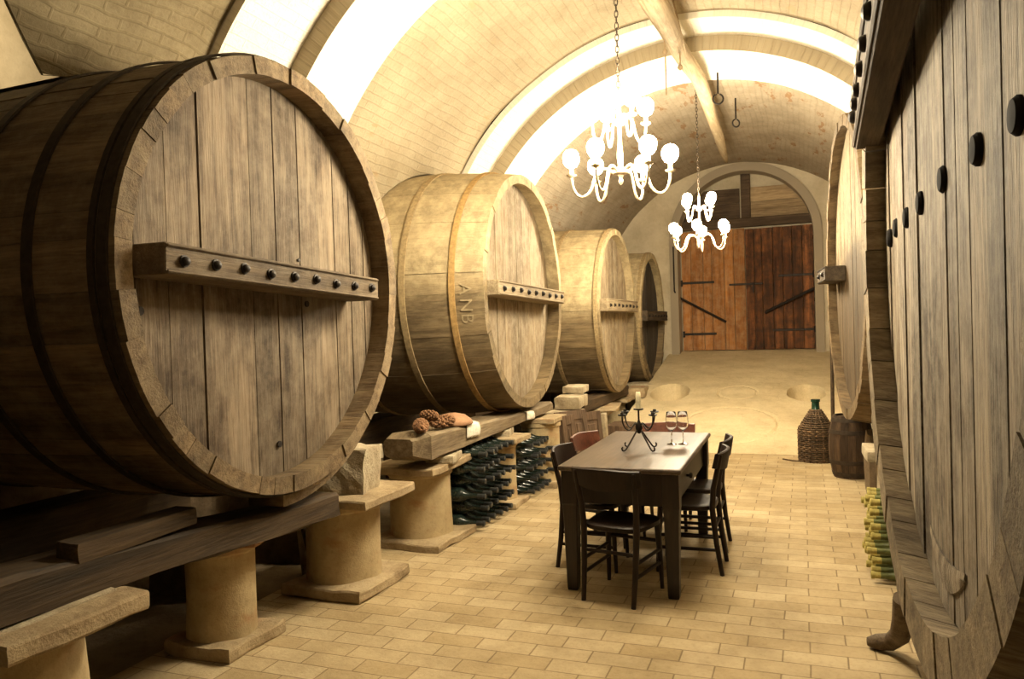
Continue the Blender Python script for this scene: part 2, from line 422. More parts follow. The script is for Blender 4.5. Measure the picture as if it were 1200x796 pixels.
# sloping stone ramp up to the doors with two round sunken pits
RY0, RK = 9.6, 1.03 / (15.2 - 9.6)
mb = MB(); rows = []
ny, nx = 240, 150
for i in range(ny + 1):
    y = RY0 + (15.5 - RY0) * i / ny; row = []
    for k in range(nx + 1):
        x = -2.42 + 3.0 * k / nx
        z = (y - RY0) * RK if y < 15.2 else 1.03
        for (cx, cy, r) in ((.03, 12.3, .27), (-1.98, 12.3, .30)):
            d = sqrt((x - cx) ** 2 + ((y - cy) * .62) ** 2)
            if d < r:
                u = min(1, (r - d) / .02); z = z * (1 - u) + min(z, (cy - RY0) * RK - .20) * u
        for (cx, cy, r) in ((-.95, 12.3, .29), (-.95, 10.75, .62)):
            d = sqrt((x - cx) ** 2 + ((y - cy) * .8) ** 2)
            if abs(d - r) < .02: z -= .018
        z += .008 * noise.noise(Vector((x * 3, y * 3, 0))) + .004 * noise.noise(Vector((x * 11, y * 11, 3)))
        row.append((x, y, max(z, .002)))
    rows.append(row)
mb.quad_grid(rows)
struct(mb.build('floor', M['ramp'], smooth=35))
struct(MB().prism([(-2.42, RY0, -.05), (-2.42, 15.2, 1.02), (-2.42, 15.5, 1.02), (-2.42, 15.5, -.05)], (.02, 0, 0)).build('trim_ramp', M['ramp']))

# end wall with arched opening
DX, DR, DS = -.985, 1.225, 3.16
def arch_pts(r, n=28, zb=0.9):
    return [(DX + r, zb)] + [(DX + r * cos(pi * i / n), DS + r * sin(pi * i / n)) for i in range(n + 1)] + [(DX - r, zb)]
inner = arch_pts(DR)
outer = []
for (x, z) in inner:
    dx, dz = x - DX, z - DS
    if z <= DS: outer.append((-5.2 if dx < 0 else 3.2, z if z > 1 else -.1))
    else:
        k = 6 / sqrt(dx * dx + dz * dz); ox, oz = DX + dx * k, DS + dz * k
        outer.append((max(-5.2, min(3.2, ox)), min(5.2, max(DS, oz))))
mb = MB()
mb.quad_grid([[(x, Y1, z) for x, z in outer], [(x, Y1, z) for x, z in inner], [(x, Y1 + .42, z) for x, z in inner]])
struct(mb.build('wall_north', M['wall']))
mb = MB()
ia, oa = arch_pts(DR - .01), arch_pts(DR + .14)
mb.quad_grid([[(x, Y1 + .02, z) for x, z in oa], [(x, Y1 - .05, z) for x, z in oa], [(x, Y1 - .05, z) for x, z in ia], [(x, Y1 + .3, z) for x, z in ia]])
struct(mb.build('trim_door_arch', M['bay_far'], smooth=40))
# backing behind the boards so no light leaks
struct(MB().box((DX, 15.55, 2.6), (3.2, .1, 4.6)).build('wall_north', M['wall']))
# double door
door = bpy.data.objects.new('door_1', None); COL.objects.link(door); door.location = (DX, 15.36, 1.03); door['kind'] = 'structure'
def planks(x0, x1, z0, z1, n, y, th=.04, arch=False, jit=.006, horiz=False):
    mb = MB(); r = random.Random(int(x0 * 100 + z0 * 10))
    w = [r.uniform(.8, 1.25) for _ in range(n)]; s = sum(w); x = x0 if not horiz else z0
    span = (x1 - x0) if not horiz else (z1 - z0)
    for q in w:
        ww = span * q / s; dy = r.uniform(-jit, jit)
        if not horiz:
            mb.box((x + ww / 2, y + dy, (z0 + z1) / 2 + r.uniform(-.004, .004)), (ww - .008, th, z1 - z0))
        else:
            mb.box(((x0 + x1) / 2, y + dy, x + ww / 2), (x1 - x0, th, ww - .006))
        x += ww
    return mb
l1 = planks(-2.19, -.99, 1.04, 3.36, 6, 15.40).build('door_leaf', M['door_orange'], door, bevel=.004); l1['label'] = 'orange brown plank leaf'
l2 = planks(-.985, .225, 1.04, 3.34, 7, 15.39).build('door_leaf', M['door_dark'], door, bevel=.004); l2['label'] = 'dark charred plank leaf'
MB().box((DX, 15.36, 3.46), (2.42, .12, .17)).build('transom_beam', M['door_frame'], door, bevel=.01)
MB().box((-.95, 15.36, 3.98), (.17, .10, .88)).build('centre_post', M['door_frame'], door, bevel=.01)
for sx in (-1, 1):
    mb = MB(); z = 3.55; r = random.Random(3 + sx)
    for h in (.30, .28, .27):
        zt = min(z + h, 4.4)
        xm0 = DX + sx * .03 + (.09 if sx > 0 else -.05)
        def hw(zz): return sqrt(max(0.0, DR ** 2 - max(0, zz - DS) ** 2)) - .005
        a, b_ = hw(z), hw(zt)
        if b_ > .15: mb.prism([(xm0, 15.41 + r.uniform(-.006, .006), z + .004), (DX + sx * a, 15.41, z + .004), (DX + sx * (a * .45 + b_ * .55 + .02), 15.41, (z + zt) / 2), (DX + sx * b_, 15.41, zt - .004), (xm0, 15.41, zt - .004)], (0, .03, 0))
        z = zt
    mb.build('upper_boards', M['door_pale'] if sx > 0 else M['door_frame'], door)
for (x0, z, ln, sg) in ((-2.19, 2.36, .62, 1), (-2.17, 1.36, .62, 1), (.225, 2.42, .62, -1), (.225, 1.40, .75, -1)):
    MB().box((x0 + sg * ln / 2, 15.365, z), (ln, .015, .045)).tube([(x0, 15.36, z - .06), (x0, 15.36, z + .06)], .022).build('strap_hinge', M['iron'], door, bevel=.004)
MB().tube([(-2.24, 15.22, 2.09), (-1.36, 15.30, 1.58)], .022, 8).build('prop_bar', M['iron'], door)
MB().tube([(.27, 15.22, 2.17), (-.62, 15.30, 1.75), (-.64, 15.31, 1.72)], .028, 8).build('prop_bar', M['iron'], door)
MB().box((-.98, 15.34, 2.29), (.62, .03, .035)).box((-.85, 15.34, 2.22), (.03, .03, .2)).build('sliding_bolt', M['iron'], door, bevel=.004)
for z in (2.45, 1.95, 3.1): MB().box((.25, 15.36, z), (.06, .05, .08)).build('hinge_pin', M['iron'], door, bevel=.008)
rod = MB().tube([(-2.27, 14.93, 3.05), (-2.27, 14.93, 2.2), (-2.25, 14.9, 2.17)], .014, 6).build('iron_rod', M['iron'])
tag(rod, 'thin iron rod hanging on the plaster beside the orange door leaf', 'rod'); set_origin(rod, (-2.27, 14.93, 2.2))

# ------------------------------------------------------------------ casks
def cask(name, label, loc, R, L=2.2, B=.12, th=.115, nst=44, rec=.08, flip=False, roll=0, npl=12, hoops=(), bar=None, mats=None, seed=1, group=None, plank_w=None, trim=True, bung=None, tilt=0, turn=0, gap=.0008):
    r = random.Random(seed)
    t = thing(name, label, 'cask', loc, (pi if flip else 0) + radians(turn), group)
    zc = R
    def rad(x): return R + B * (1 - ((x + L / 2) / (L / 2)) ** 2)
    RX = Matrix.Translation((0, 0, zc)) @ Matrix.Rotation(radians(roll), 4, 'X')
    def pt(x, rr, a): return RX @ Vector((x, rr * cos(a), rr * sin(a)))
    # staves
    mb = MB(); w = [r.uniform(.7, 1.35) for _ in range(nst)]; s = sum(w); a = r.random()
    for q in w:
        da = 2 * pi * q / s; a0, a1 = a + gap / R, a + da - gap / R; a += da
        dr = r.uniform(-.004, .004); dx = r.uniform(-.006, .006); rows = []
        for k in range(11):
            x = -L * k / 10 + (dx if k == 0 else 0); ro = rad(x) + dr; ri = rad(x) - th
            am = (a0 + a1) / 2
            rows.append([pt(x, ro, a0), pt(x, ro, am), pt(x, ro, a1), pt(x, ri, a1), pt(x, ri, am), pt(x, ri, a0)])
        bv = mb.quad_grid(rows, True); mb.bm.faces.new(list(reversed(bv[0]))); mb.bm.faces.new(bv[-1])
    mb.build('staves', mats['staves'], t, local=True)
    # heads
    ri = R - th + .012
    def head(x, dpt, nm):
        mb = MB(); ws = plank_w or [r.uniform(.75, 1.25) for _ in range(npl)]; s = sum(ws); y = -ri
        for q in ws:
            yw = 2 * ri * q / s; y0, y1 = y + .0035, y + yw - .0035; y += yw
            y0, y1 = max(y0, -ri + .004), min(y1, ri - .004)
            ys = [y0 + (y1 - y0) * i / 5 for i in range(6)]
            poly = [(yy, -sqrt(max(0, ri * ri - yy * yy))) for yy in ys] + [(yy, sqrt(max(0, ri * ri - yy * yy))) for yy in reversed(ys)]
            dx = r.uniform(-.005, .005)
            mb.prism([RX @ Vector((x + dx, py, pz)) for py, pz in poly], (-dpt, 0, 0))
        return mb.build(nm, mats['head'], t, local=True)
    head(-rec, .05, 'head')
    back = MB(); back.lathe([(ri * .98, -L + .10), (ri * .98, -L + .06)], 40, (0, 0, zc), 'x'); back.build('rear_head', mats['head'], t, local=True)
    if trim:   # slim moulding where the head meets the staves
        mb = MB(); rows = []
        for rr, x in ((ri - .045, -rec - .01), (ri - .045, -rec + .012), (ri - .01, -rec + .016), (ri + .005, -rec - .01)):
            rows.append([pt(x, rr, 2 * pi * j / 80) for j in range(80)])
        mb.quad_grid(rows, True); mb.build('head_moulding', mats['staves'], t, local=True)
    for (x, hw, hm) in hoops:
        mb = MB(); rows = []
        for xx, dr in ((x - hw / 2, .003), (x - hw / 2, .014), (x + hw / 2, .014), (x + hw / 2, .003)):
            rows.append([pt(xx, rad(xx) + dr, 2 * pi * j / 90) for j in range(90)])
        rows.append(rows[0]); mb.quad_grid(rows, True)
        mb.build('hoop', hm, t, local=True)
    if bar:
        y0, y1, z0, z1, x0, x1, nb, bm_ = bar   # z relative to centre
        c = RX @ Vector(((x0 + x1) / 2, (y0 + y1) / 2, (z0 + z1) / 2))
        rot = Matrix.Rotation(radians(roll + tilt), 4, 'X')
        cb = MB().box((0, 0, 0), (x1 - x0, y1 - y0, z1 - z0)).box((x1 - (x0 + x1) / 2 + .004, 0, (z1 - z0) / 2 - .012), (.012, y1 - y0 - .01, .014)).box((x1 - (x0 + x1) / 2 + .004, 0, -(z1 - z0) / 2 + .012), (.012, y1 - y0 - .01, .014))
        cbo = cb.build('crossbar', bm_, t, bevel=.006, local=True); cbo.matrix_local = Matrix.Translation(c) @ rot
        b0 = None
        for k in range(nb):
            yy = (y0 - y1) / 2 + (y1 - y0) * (k + .55) / nb
            loc2 = Vector(((x1 - x0) / 2 + .002, yy, .004 * (k % 3 - 1)))
            if b0 is None:
                b0 = MB().lathe([(.026, -.004), (.026, .004), (.019, .006), (.019, .016), (.012, .022), (.002, .024)], 12, axis='x').build('bolt', M['iron'], cbo, smooth=30, local=True)
                b0.location = loc2
            else:
                b1 = b0.copy(); COL.objects.link(b1); b1.parent = cbo; b1.location = loc2
    if bung:
        for (yy, zz, rr) in bung:
            o = MB().lathe([(rr, -.004), (rr * .95, .0015), (rr * .8, .0018), (.002, .0016)], 14, axis='x').build('bung_hole', M['iron'], t, smooth=30, local=True)
            o.location = RX @ Vector((-rec + .005, yy, zz))
    return t
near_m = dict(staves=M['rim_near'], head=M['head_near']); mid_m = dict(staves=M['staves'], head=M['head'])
XH = -2.45
cask('wine_cask', 'huge old oak cask with dark iron hoops, end of the row nearest the camera', (XH, 3.325, 1.886 - 1.092), 1.092, B=.03, th=.085, roll=0, rec=.13, trim=False,
     hoops=((-.055, .05, M['hoop']), (-.11, .03, M['hoop']), (-.44, .05, M['hoop']), (-.84, .05, M['hoop']), (-1.7, .05, M['hoop'])), plank_w=[.75, 1.0, 1.1, 1.05, .9, 1.05, 1.1, 1.0, .85, .9, .8, .6],
     bar=(-.93, .72, -.065, .065, -.13, .085, 9, M['bar']), tilt=-2.4, mats=near_m, seed=11, bung=[(-.86, -.17, .02), (.30, -.12, .018), (.02, -.86, .018), (.24, .12, .01)])
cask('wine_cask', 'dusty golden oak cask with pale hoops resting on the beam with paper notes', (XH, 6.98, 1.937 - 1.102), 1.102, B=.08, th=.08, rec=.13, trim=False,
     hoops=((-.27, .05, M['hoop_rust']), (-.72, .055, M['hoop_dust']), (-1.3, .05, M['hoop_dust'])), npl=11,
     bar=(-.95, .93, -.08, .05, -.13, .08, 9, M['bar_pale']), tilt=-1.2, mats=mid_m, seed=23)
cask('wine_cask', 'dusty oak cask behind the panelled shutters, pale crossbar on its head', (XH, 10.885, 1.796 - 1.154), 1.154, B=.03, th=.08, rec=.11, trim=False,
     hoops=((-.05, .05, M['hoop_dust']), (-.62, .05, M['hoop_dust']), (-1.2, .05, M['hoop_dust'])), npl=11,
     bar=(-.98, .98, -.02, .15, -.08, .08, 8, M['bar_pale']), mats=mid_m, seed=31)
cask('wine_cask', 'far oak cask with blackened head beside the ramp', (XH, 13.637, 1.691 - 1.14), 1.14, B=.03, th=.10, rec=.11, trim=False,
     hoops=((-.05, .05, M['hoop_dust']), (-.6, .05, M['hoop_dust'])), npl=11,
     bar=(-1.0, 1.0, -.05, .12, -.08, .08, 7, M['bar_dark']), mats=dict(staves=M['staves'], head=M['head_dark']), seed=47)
grey_m = dict(staves=M['rim_grey'], head=M['head_grey'])
r1 = cask('wine_cask', 'giant grey oak cask with bolted planks and thick top bar', (.35, 3.0, 2.03 - 1.62), 1.62, L=2.2, B=.13, th=.17, nst=46, gap=.003, rec=.10, flip=True, turn=1.1, trim=False,
     hoops=((-.5, .06, M['hoop']), (-1.1, .06, M['hoop'])), plank_w=[.7, .9, .8, 1.0, .8, 1.1, .9, 1.0, 1.1, .8, .9, 1.1, .9, 1.0, .8, .7, .9], mats=grey_m, seed=53)
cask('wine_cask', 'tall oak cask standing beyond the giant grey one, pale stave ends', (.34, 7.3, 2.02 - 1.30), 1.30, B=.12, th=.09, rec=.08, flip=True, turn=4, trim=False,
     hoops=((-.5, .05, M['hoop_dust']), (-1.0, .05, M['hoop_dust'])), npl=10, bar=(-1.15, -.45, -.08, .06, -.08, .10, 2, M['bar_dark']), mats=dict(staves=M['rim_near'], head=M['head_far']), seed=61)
# bolts and raised bar of the giant cask (children in its local frame)
def r1loc(x, y, z): return Vector((.35 - x, 3.0 - y, z - .41))
b0 = None
for (y, z) in ((2.04, 2.043), (2.43, 2.047), (2.909, 2.047), (3.37, 2.034), (3.725, 2.021), (4.048, 2.013), (4.30, 1.99)):
    if b0 is None:
        b0 = MB().lathe([(.046, -.014), (.046, .008), (.038, .018), (.018, .021), (.002, .021)], 18, axis='x').build('bolt', M['black'], r1, smooth=30, local=True); o = b0
    else: o = b0.copy(); COL.objects.link(o); o.parent = r1
    o.location = r1loc(.452, y, z)
mb = MB(); mb.box((0, 0, 0), (.12, 3.0, .30)).box((.065, 0, .10), (.02, 2.98, .03)).box((.065, 0, -.125), (.02, 2.98, .035))
rb = mb.build('crossbar', M['bar_dark'], r1, bevel=.008, local=True); rb.location = r1loc(.315, 2.95, 2.715); rb.rotation_euler = (radians(3.5), 0, radians(-2.0))
b0 = None
for y in (1.9, 2.3, 2.7, 3.1, 3.4, 3.68, 3.95, 4.15, 4.36):
    if b0 is None:
        b0 = MB().lathe([(.034, 0), (.034, .012), (.026, .026), (.012, .032), (.002, .033)], 14, axis='x').build('bolt', M['iron'], rb, smooth=30, local=True); o = b0
    else: o = b0.copy(); COL.objects.link(o); o.parent = rb
    o.location = Vector((.06, 2.95 - y, .0))
# lower crescent sill of the giant cask's hatch
mb = MB(); rows = []
for k in range(25):
    yy = -.30 + .60 * k / 24; q = yy / .30
    zt = 1.62 - 1.27 + .035 * q * q; zb = zt - .02 - .085 * (1 - q * q)
    zb = min(zb, zt - .02); d = .010 * (1 - q * q) + .006
    rows.append([(-.10, yy, zt), (-.10 + d * .7, yy, zt + .004), (-.10 + d, yy, zt - .02), (-.10 + d, yy, (zt + zb) / 2), (-.10 + d * .6, yy, zb), (-.10, yy, zb - .005)])
bv = mb.quad_grid(rows, True); mb.bm.faces.new(bv[0]); mb.bm.faces.new(list(reversed(bv[-1])))
mb.build('hatch_sill', M['head_grey'], r1, smooth=40, local=True)

# faint painted letters burnt on the staves of the second cask
c2 = [o for o in COL.objects if o.get('label', '').startswith('dusty golden')][0]
def stave_letters(txt, x, a0, size, parent, R, L, B, zc):
    for i, ch in enumerate(txt):
        cu = bpy.data.curves.new('marking', 'FONT'); cu.body = ch; cu.size = size; cu.extrude = 0
        to = bpy.data.objects.new('marking', cu); COL.objects.link(to)
        dg = bpy.context.evaluated_depsgraph_get(); me = bpy.data.meshes.new_from_object(to.evaluated_get(dg))
        bpy.data.objects.remove(to); bpy.data.curves.remove(cu)
        for v in me.vertices:
            # letters run down the curve of the stave, tops towards the head
            xx = x + v.co.y
            rr = R + B * (1 - ((xx + L / 2) / (L / 2)) ** 2) + .007
            a = a0 + (i * size * .85 + v.co.x) / rr
            v.co = Vector((xx, rr * cos(a), zc + rr * sin(a)))
        me.materials.append(M['mark'])
        o = bpy.data.objects.new('painted_letter', me); COL.objects.link(o); o.parent = parent
stave_letters('ANB', -.20, pi - .04, .15, c2, 1.102, 2.2, .08, 1.102)

# ------------------------------------------------------------------ pillars, beams, blocks
def pillar(label, x, y, r, h, plinth, cap, seed, capz=.06, cap_off=(0, 0), taper=.02):
    t = thing('stone_pillar', label, 'pillar', (x, y, 0))
    pw, ph = plinth
    rot = Matrix.Rotation(radians(seed * 7 % 9 - 4), 4, 'Z')
    MB().rough_box((x + .02, y, ph / 2), (pw, pw * 1.05, ph), .018, 5, seed, rot).build('plinth', M['slab'], t, bevel=0)
    hh = h - capz
    MB().lathe([(r + .004, ph - .02), (r + .003, ph + .03), (r, ph + .15), (r - .004, hh - .09), (r - .002, hh - .05), (r + .014, hh - .035), (r + .014, hh)], 40, (x, y, 0), wob=.012, seed=seed).build('column', M['pillar'], t, smooth=40)
    if cap:
        cx, cy = cap
        MB().rough_box((x + cap_off[0], y + cap_off[1], hh + capz / 2 + .003), (cx, cy, capz), .012, 5, seed + 5).build('cap_slab', M['slab'], t)
    return t
pillar('stout stone pillar with brick slab cap carrying the near end of the dark beam', -2.79, 2.02, .24, .615, (.62, .09), (.66, .58), 1, .075, (.05, 0))
pillar('slim pale stone pillar under the dark beam, second of its row', -2.87, 3.206, .172, .535, (.42, .07), None, 2, .0)
pillar('stout stone pillar with reddish stain carrying the white chock block', -2.76, 4.18, .235, .605, (.58, .07), (.6, .62), 3, .06, (.06, .02))
pillar('stone pillar under the chamfered beam end, nearest the dark bottles', -2.76, 5.25, .232, .605, (.60, .06), (.56, .72), 4, .055, (.0, .02))
pillar('stone pillar standing between the two piles of dark bottles', -2.62, 6.5, .165, .62, (.42, .05), (.44, .44), 5, .05, (.04, 0))
pillar('broad stone pillar at the far end of the bottle piles', -2.53, 7.47, .20, .68, (.46, .06), (.44, .44), 6, .05)
pillar('stone pillar below the pale blocks behind the panelled shutters', -2.72, 8.75, .2, .5, (.5, .06), (.55, .6), 7, .05)
pillar('far stone pillar with flat slab under the third cask of the row', -2.72, 10.3, .2, .45, (.5, .06), (.6, .7), 8, .05)
pillar('far low stone pillar near the foot of the ramp', -2.78, 11.75, .2, .46, (.5, .06), (.6, .6), 9, .05)

def beam(label, pts, w, mat, seed=0, cham=0):
    """pts: (y, zbottom, ztop) along the beam; x from x0-w to x0"""
    x0 = pts[0][3]
    t = MB(); rows = []
    full = []
    for (p, q) in zip(pts, pts[1:]):
        for k in range(8):
            u = k / 8; full.append([p[i] + (q[i] - p[i]) * u for i in range(3)])
    full.append(pts[-1][:3])
    for (y, zb, zt) in full:
        n = lambda s: .012 * noise.noise(Vector((y * 3 + seed, s, seed)))
        rows.append([(x0 + n(1), y, zb + .01 + n(2)), (x0 + n(3), y, (zb + zt) / 2), (x0 + n(4), y, zt - .015), (x0 - .02, y, zt + n(5)), (x0 - w + .02, y, zt + n(6)), (x0 - w + n(7), y, zt - .02), (x0 - w + n(8), y, zb + .02), (x0 - w + .02, y, zb + n(9)), (x0 - .02, y, zb + n(10))])
    if cham:
        c = rows[0]; rows.insert(0, [(p[0] * 1 - (.10 if p[0] > x0 - .05 else 0), p[1] - cham * .6, p[2] + (.04 if p[2] < pts[0][1] + .03 else -.03)) for p in c])
    bv = t.quad_grid(rows, True); t.bm.faces.new(list(reversed(bv[0]))); t.bm.faces.new(bv[-1])
    o = t.build('timber_beam', mat, smooth=35); set_origin(o, (x0 - w / 2, pts[0][0], pts[0][1])); return o
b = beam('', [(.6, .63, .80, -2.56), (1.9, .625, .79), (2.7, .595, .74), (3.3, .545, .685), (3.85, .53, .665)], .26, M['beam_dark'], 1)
tag(b, 'dark timber beam under the huge cask with iron hoops', 'beam')
b = beam('', [(4.92, .667, .86, -2.49), (5.5, .672, .835), (6.6, .69, .795), (7.2, .70, .79), (7.78, .71, .80)], .33, M['beam'], 2, .16)
tag(b, 'pale squared timber beam holding pine cones and two paper notes', 'beam')
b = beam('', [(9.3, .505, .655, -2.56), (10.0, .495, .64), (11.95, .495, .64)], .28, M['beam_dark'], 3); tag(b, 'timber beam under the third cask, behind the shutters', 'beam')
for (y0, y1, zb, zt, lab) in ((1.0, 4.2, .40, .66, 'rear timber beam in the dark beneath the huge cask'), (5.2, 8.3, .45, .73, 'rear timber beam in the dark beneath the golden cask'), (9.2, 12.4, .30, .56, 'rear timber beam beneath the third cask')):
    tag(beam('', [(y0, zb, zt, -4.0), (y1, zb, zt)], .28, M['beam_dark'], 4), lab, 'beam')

mb = MB(); rows = []
for k in range(21):
    a = radians(-92 + 60 * k / 20); t_ = .075 * min(1, (20.5 - k) / 6)
    rows.append([(XH - .07 - d, 3.325 + (1.10 + q) * cos(a), 1.886 + (1.10 + q) * sin(a)) for d, q in ((0, .006), (0, t_), (.22, t_), (.22, .006))])
bv = mb.quad_grid(rows, True); mb.bm.faces.new(bv[0]); mb.bm.faces.new(list(reversed(bv[-1])))
o = mb.build('wooden_saddle', M['rim_near'], bevel=.006); set_origin(o, (-2.6, 3.4, .72)); tag(o, 'curved wooden saddle hugging the underside of the huge cask', 'saddle')
def block(name, label, cat, c, s, mat, seed=0, rot=0, amp=.02, cut=4, taper=None):
    o = MB().rough_box((0, 0, 0), s, amp, cut, seed, Matrix.Rotation(rot, 4, 'Z'), taper=taper).build(name, mat); o.location = c
    return tag(o, label, cat)
block('stone_block', 'rough white limestone chock wedged between the huge cask and its pillar', 'stone block', (-2.70, 4.20, .735), (.30, .30, .27), M['pale_stone'], 3, .15, .03, 5, lambda p: Vector((p.x, p.y + p.z * .25, p.z)))
block('brick_wedge', 'broken red brick wedge on the slim pillar below the dark beam', 'brick', (-2.76, 3.22, .552), (.30, .30, .035), M['clay'], 5, .3, .008)
block('stone_block', 'small white stone between the slab cap and the pale beam', 'stone block', (-2.58, 5.3, .632), (.22, .3, .06), M['pale_stone'], 6, .2, .006)
block('stone_block', 'small stone packed under the pale beam on the middle pillar', 'stone block', (-2.58, 6.5, .652), (.2, .24, .06), M['pale_stone'], 7, .2, .006)
block('plaster_lump', 'crumbling strip of mortar on the nearest brick slab cap', 'mortar', (-2.60, 2.0, .618), (.14, .52, .02), M['pale_stone'], 8, 0, .006)
block('wooden_wedge', 'long dark wooden wedge lying under the huge cask', 'wedge', (-2.62, 2.42, .80), (.12, .62, .075), M['beam_dark'], 9, 0, .006, 3)
for i, (c, s, lab, mt) in enumerate((
    ((-2.62, 8.62, .56), (.36, .55, .11), 'pale slab on top of the pillar behind the shutters', 'pale_stone'),
    ((-2.60, 8.85, .70), (.30, .50, .14), 'large pale stone block with undercut edge below the third cask', 'pale_stone'),
    ((-2.62, 9.15, .82), (.26, .46, .08), 'small flat stone topping the blocks below the third cask', 'pale_stone'),
    ((-2.60, 10.35, .468), (.46, .95, .03), 'thin flat board on the far slab pillar', 'slab'))):
    block('stone_block', lab, 'stone block', c, s, M[mt], 20 + i, .05 * i, .014)
tag(MB().prism([(-2.34, 9.55, 0), (-2.34, 9.63, 0), (-2.37, 9.68, .47), (-2.37, 9.54, .47)], (-.06, 0, 0)).build('white_post', M['pale_stone'], bevel=.006), 'narrow white tapering post under the flat slab by the shutters', 'post')
for i, (c, s, lab) in enumerate((
    ((-2.55, 13.0, .30), (.5, .5, .6), 'pale block supporting the near side of the blackened cask'),
    ((-2.55, 14.2, .28), (.5, .5, .56), 'grey block supporting the far side of the blackened cask'),
    ((-2.50, 12.2, .52), (.34, .6, .14), 'flat grey stone slab leaning below the far casks'))):
    block('stone_block', lab, 'stone block', c, s, M['slab' if i else 'pale_stone'], 30 + i, .08, .02)
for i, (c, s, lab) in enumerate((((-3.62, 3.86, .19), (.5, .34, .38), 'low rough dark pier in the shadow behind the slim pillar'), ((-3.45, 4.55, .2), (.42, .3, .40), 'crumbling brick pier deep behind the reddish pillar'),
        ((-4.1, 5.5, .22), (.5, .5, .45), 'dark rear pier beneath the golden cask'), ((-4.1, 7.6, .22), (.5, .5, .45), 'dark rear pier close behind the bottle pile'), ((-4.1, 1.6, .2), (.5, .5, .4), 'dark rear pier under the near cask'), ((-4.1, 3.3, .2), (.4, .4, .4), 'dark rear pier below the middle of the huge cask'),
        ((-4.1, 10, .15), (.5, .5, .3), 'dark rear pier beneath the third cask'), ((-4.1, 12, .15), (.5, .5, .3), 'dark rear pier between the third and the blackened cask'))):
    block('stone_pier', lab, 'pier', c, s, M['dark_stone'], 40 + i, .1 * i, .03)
tag(MB().tube([(-3.12, 4.28, .0), (-3.16, 4.27, .42)], [.03, .024], 8).build('wooden_stake', M['pale_stone'], smooth=True), 'pale stake standing in the gap beside the reddish pillar', 'stake')
tag(MB().tube([(-3.06, 4.28, .0), (-3.12, 4.22, .44)], [.016, .014], 8).build('wooden_stake', M['beam_dark'], smooth=True), 'thin dark stake leaning beside the pale one', 'stake')
tag(MB().tube([(-3.25, 4.9, .42), (-2.95, 5.0, .42)], .035, 10).build('iron_pipe', M['iron'], smooth=40), 'short pipe end poking out in the dark between two pillars', 'pipe')
# supports of the casks on the east side
for (c, s, lab) in (((1.25, 2.1, .115), (1.5, .5, .23), 'low block carrying the near side of the giant cask'), ((1.25, 3.8, .14), (1.5, .5, .28), 'low block carrying the far side of the giant cask'), ((1.2, 7.5, .29), (1.4, .5, .58), 'stone block under the tall far cask')):
    block('stone_block', lab, 'stone block', c, s, M['dark_stone'], 60, 0, .015)
pr = thing('stone_pillar', 'pale pillar top peeping out above the yellow capped bottles', 'pillar', (.62, 5.85, 0))
MB().lathe([(.17, 0), (.16, .3), (.16, .62)], 28, (.62, 5.85, 0), wob=.01).build('column', M['pale_stone'], pr, smooth=40)
MB().rough_box((.60, 5.85, .66), (.44, .44, .07), .008, 4, 3).build('cap_slab', M['pale_stone'], pr)
# curved wooden foot
ft = MB().tube([(.40, 3.80, .34), (.40, 3.86, .22), (.39, 3.94, .12), (.36, 4.02, .055), (.30, 4.05, .035), (.26, 4.06, .03)], [.05, .05, .045, .04, .038, .02], 10).build('wooden_prop', M['bar'], smooth=40)
tag(ft, 'small curved wooden prop sticking out under the giant grey cask', 'prop')

# papers, cones, clay
def paper(label, y0, y1, zt, zb, x):
    mb = MB(); rows = []
    for i in range(7):
        v = i / 6; rows.append([(x + .004 + .012 * sin(v * 3) * (u / 5), y0 + (y1 - y0) * u / 5, zt + (zb - zt) * v - .012 * (u / 5 - .5)) for u in range(6)])
    rows.insert(0, [(x - .06, y0 + (y1 - y0) * u / 5, zt + .012) for u in range(6)])
    mb.quad_grid(rows); o = mb.build('paper_note', M['paper'], smooth=True)
    md = o.modifiers.new('thickness', 'SOLIDIFY'); md.thickness = .002
    return tag(o, label, 'paper')
paper('larger white paper note hung over the pale beam beside the pine cones', 5.52, 5.76, .845, .735, -2.48)
paper('smaller white paper note on the pale beam below the golden cask', 6.92, 7.12, .782, .705, -2.478)
def cone(label, c, s, seed, rz):
    mb = MB()
    for i in range(9):
        for j in range(8):
            th = pi * (i + .6) / 9.5; a = 2 * pi * (j + .5 * (i % 2)) / 8
            d = Vector((sin(th) * cos(a) * .36, cos(th), sin(th) * sin(a) * .36))
            p = d * s; n = Vector((d.x, d.y * .3, d.z)).normalized()
            mb.lathe([(.002, -.006), (s * .15, 0), (s * .10, .012), (.002, .014)], 5, p)
    mb.lathe([(s * .05, -s * .95), (s * .3, -s * .4), (s * .32, .1 * s), (s * .05, s * .95)], 8, (0, 0, 0), 'y')
    o = mb.build('pine_cone', M['cone'], smooth=30); o.location = c; o.rotation_euler = (0, 0, rz); return tag(o, label, 'pine cone')
cone('spiky brown pine cone at the near end of the pale beam', (-2.60, 4.98, .905), .13, 1, .5)
cone('second pine cone lying beside the clay dish on the beam', (-2.57, 5.28, .90), .12, 2, -.3)
cone('small pine cone resting on top between the other two', (-2.64, 5.20, .955), .09, 3, 1.2)
mb = MB(); mb.lathe([(.15, 0), (.165, .01), (.15, .04), (.10, .075), (.04, .09), (.004, .092)], 26, wob=.01)
o = mb.build('clay_dish', M['clay'], smooth=True); o.location = (-2.61, 5.55, .845); tag(o, 'smooth upturned clay dish on the pale beam next to the pine cones', 'dish')

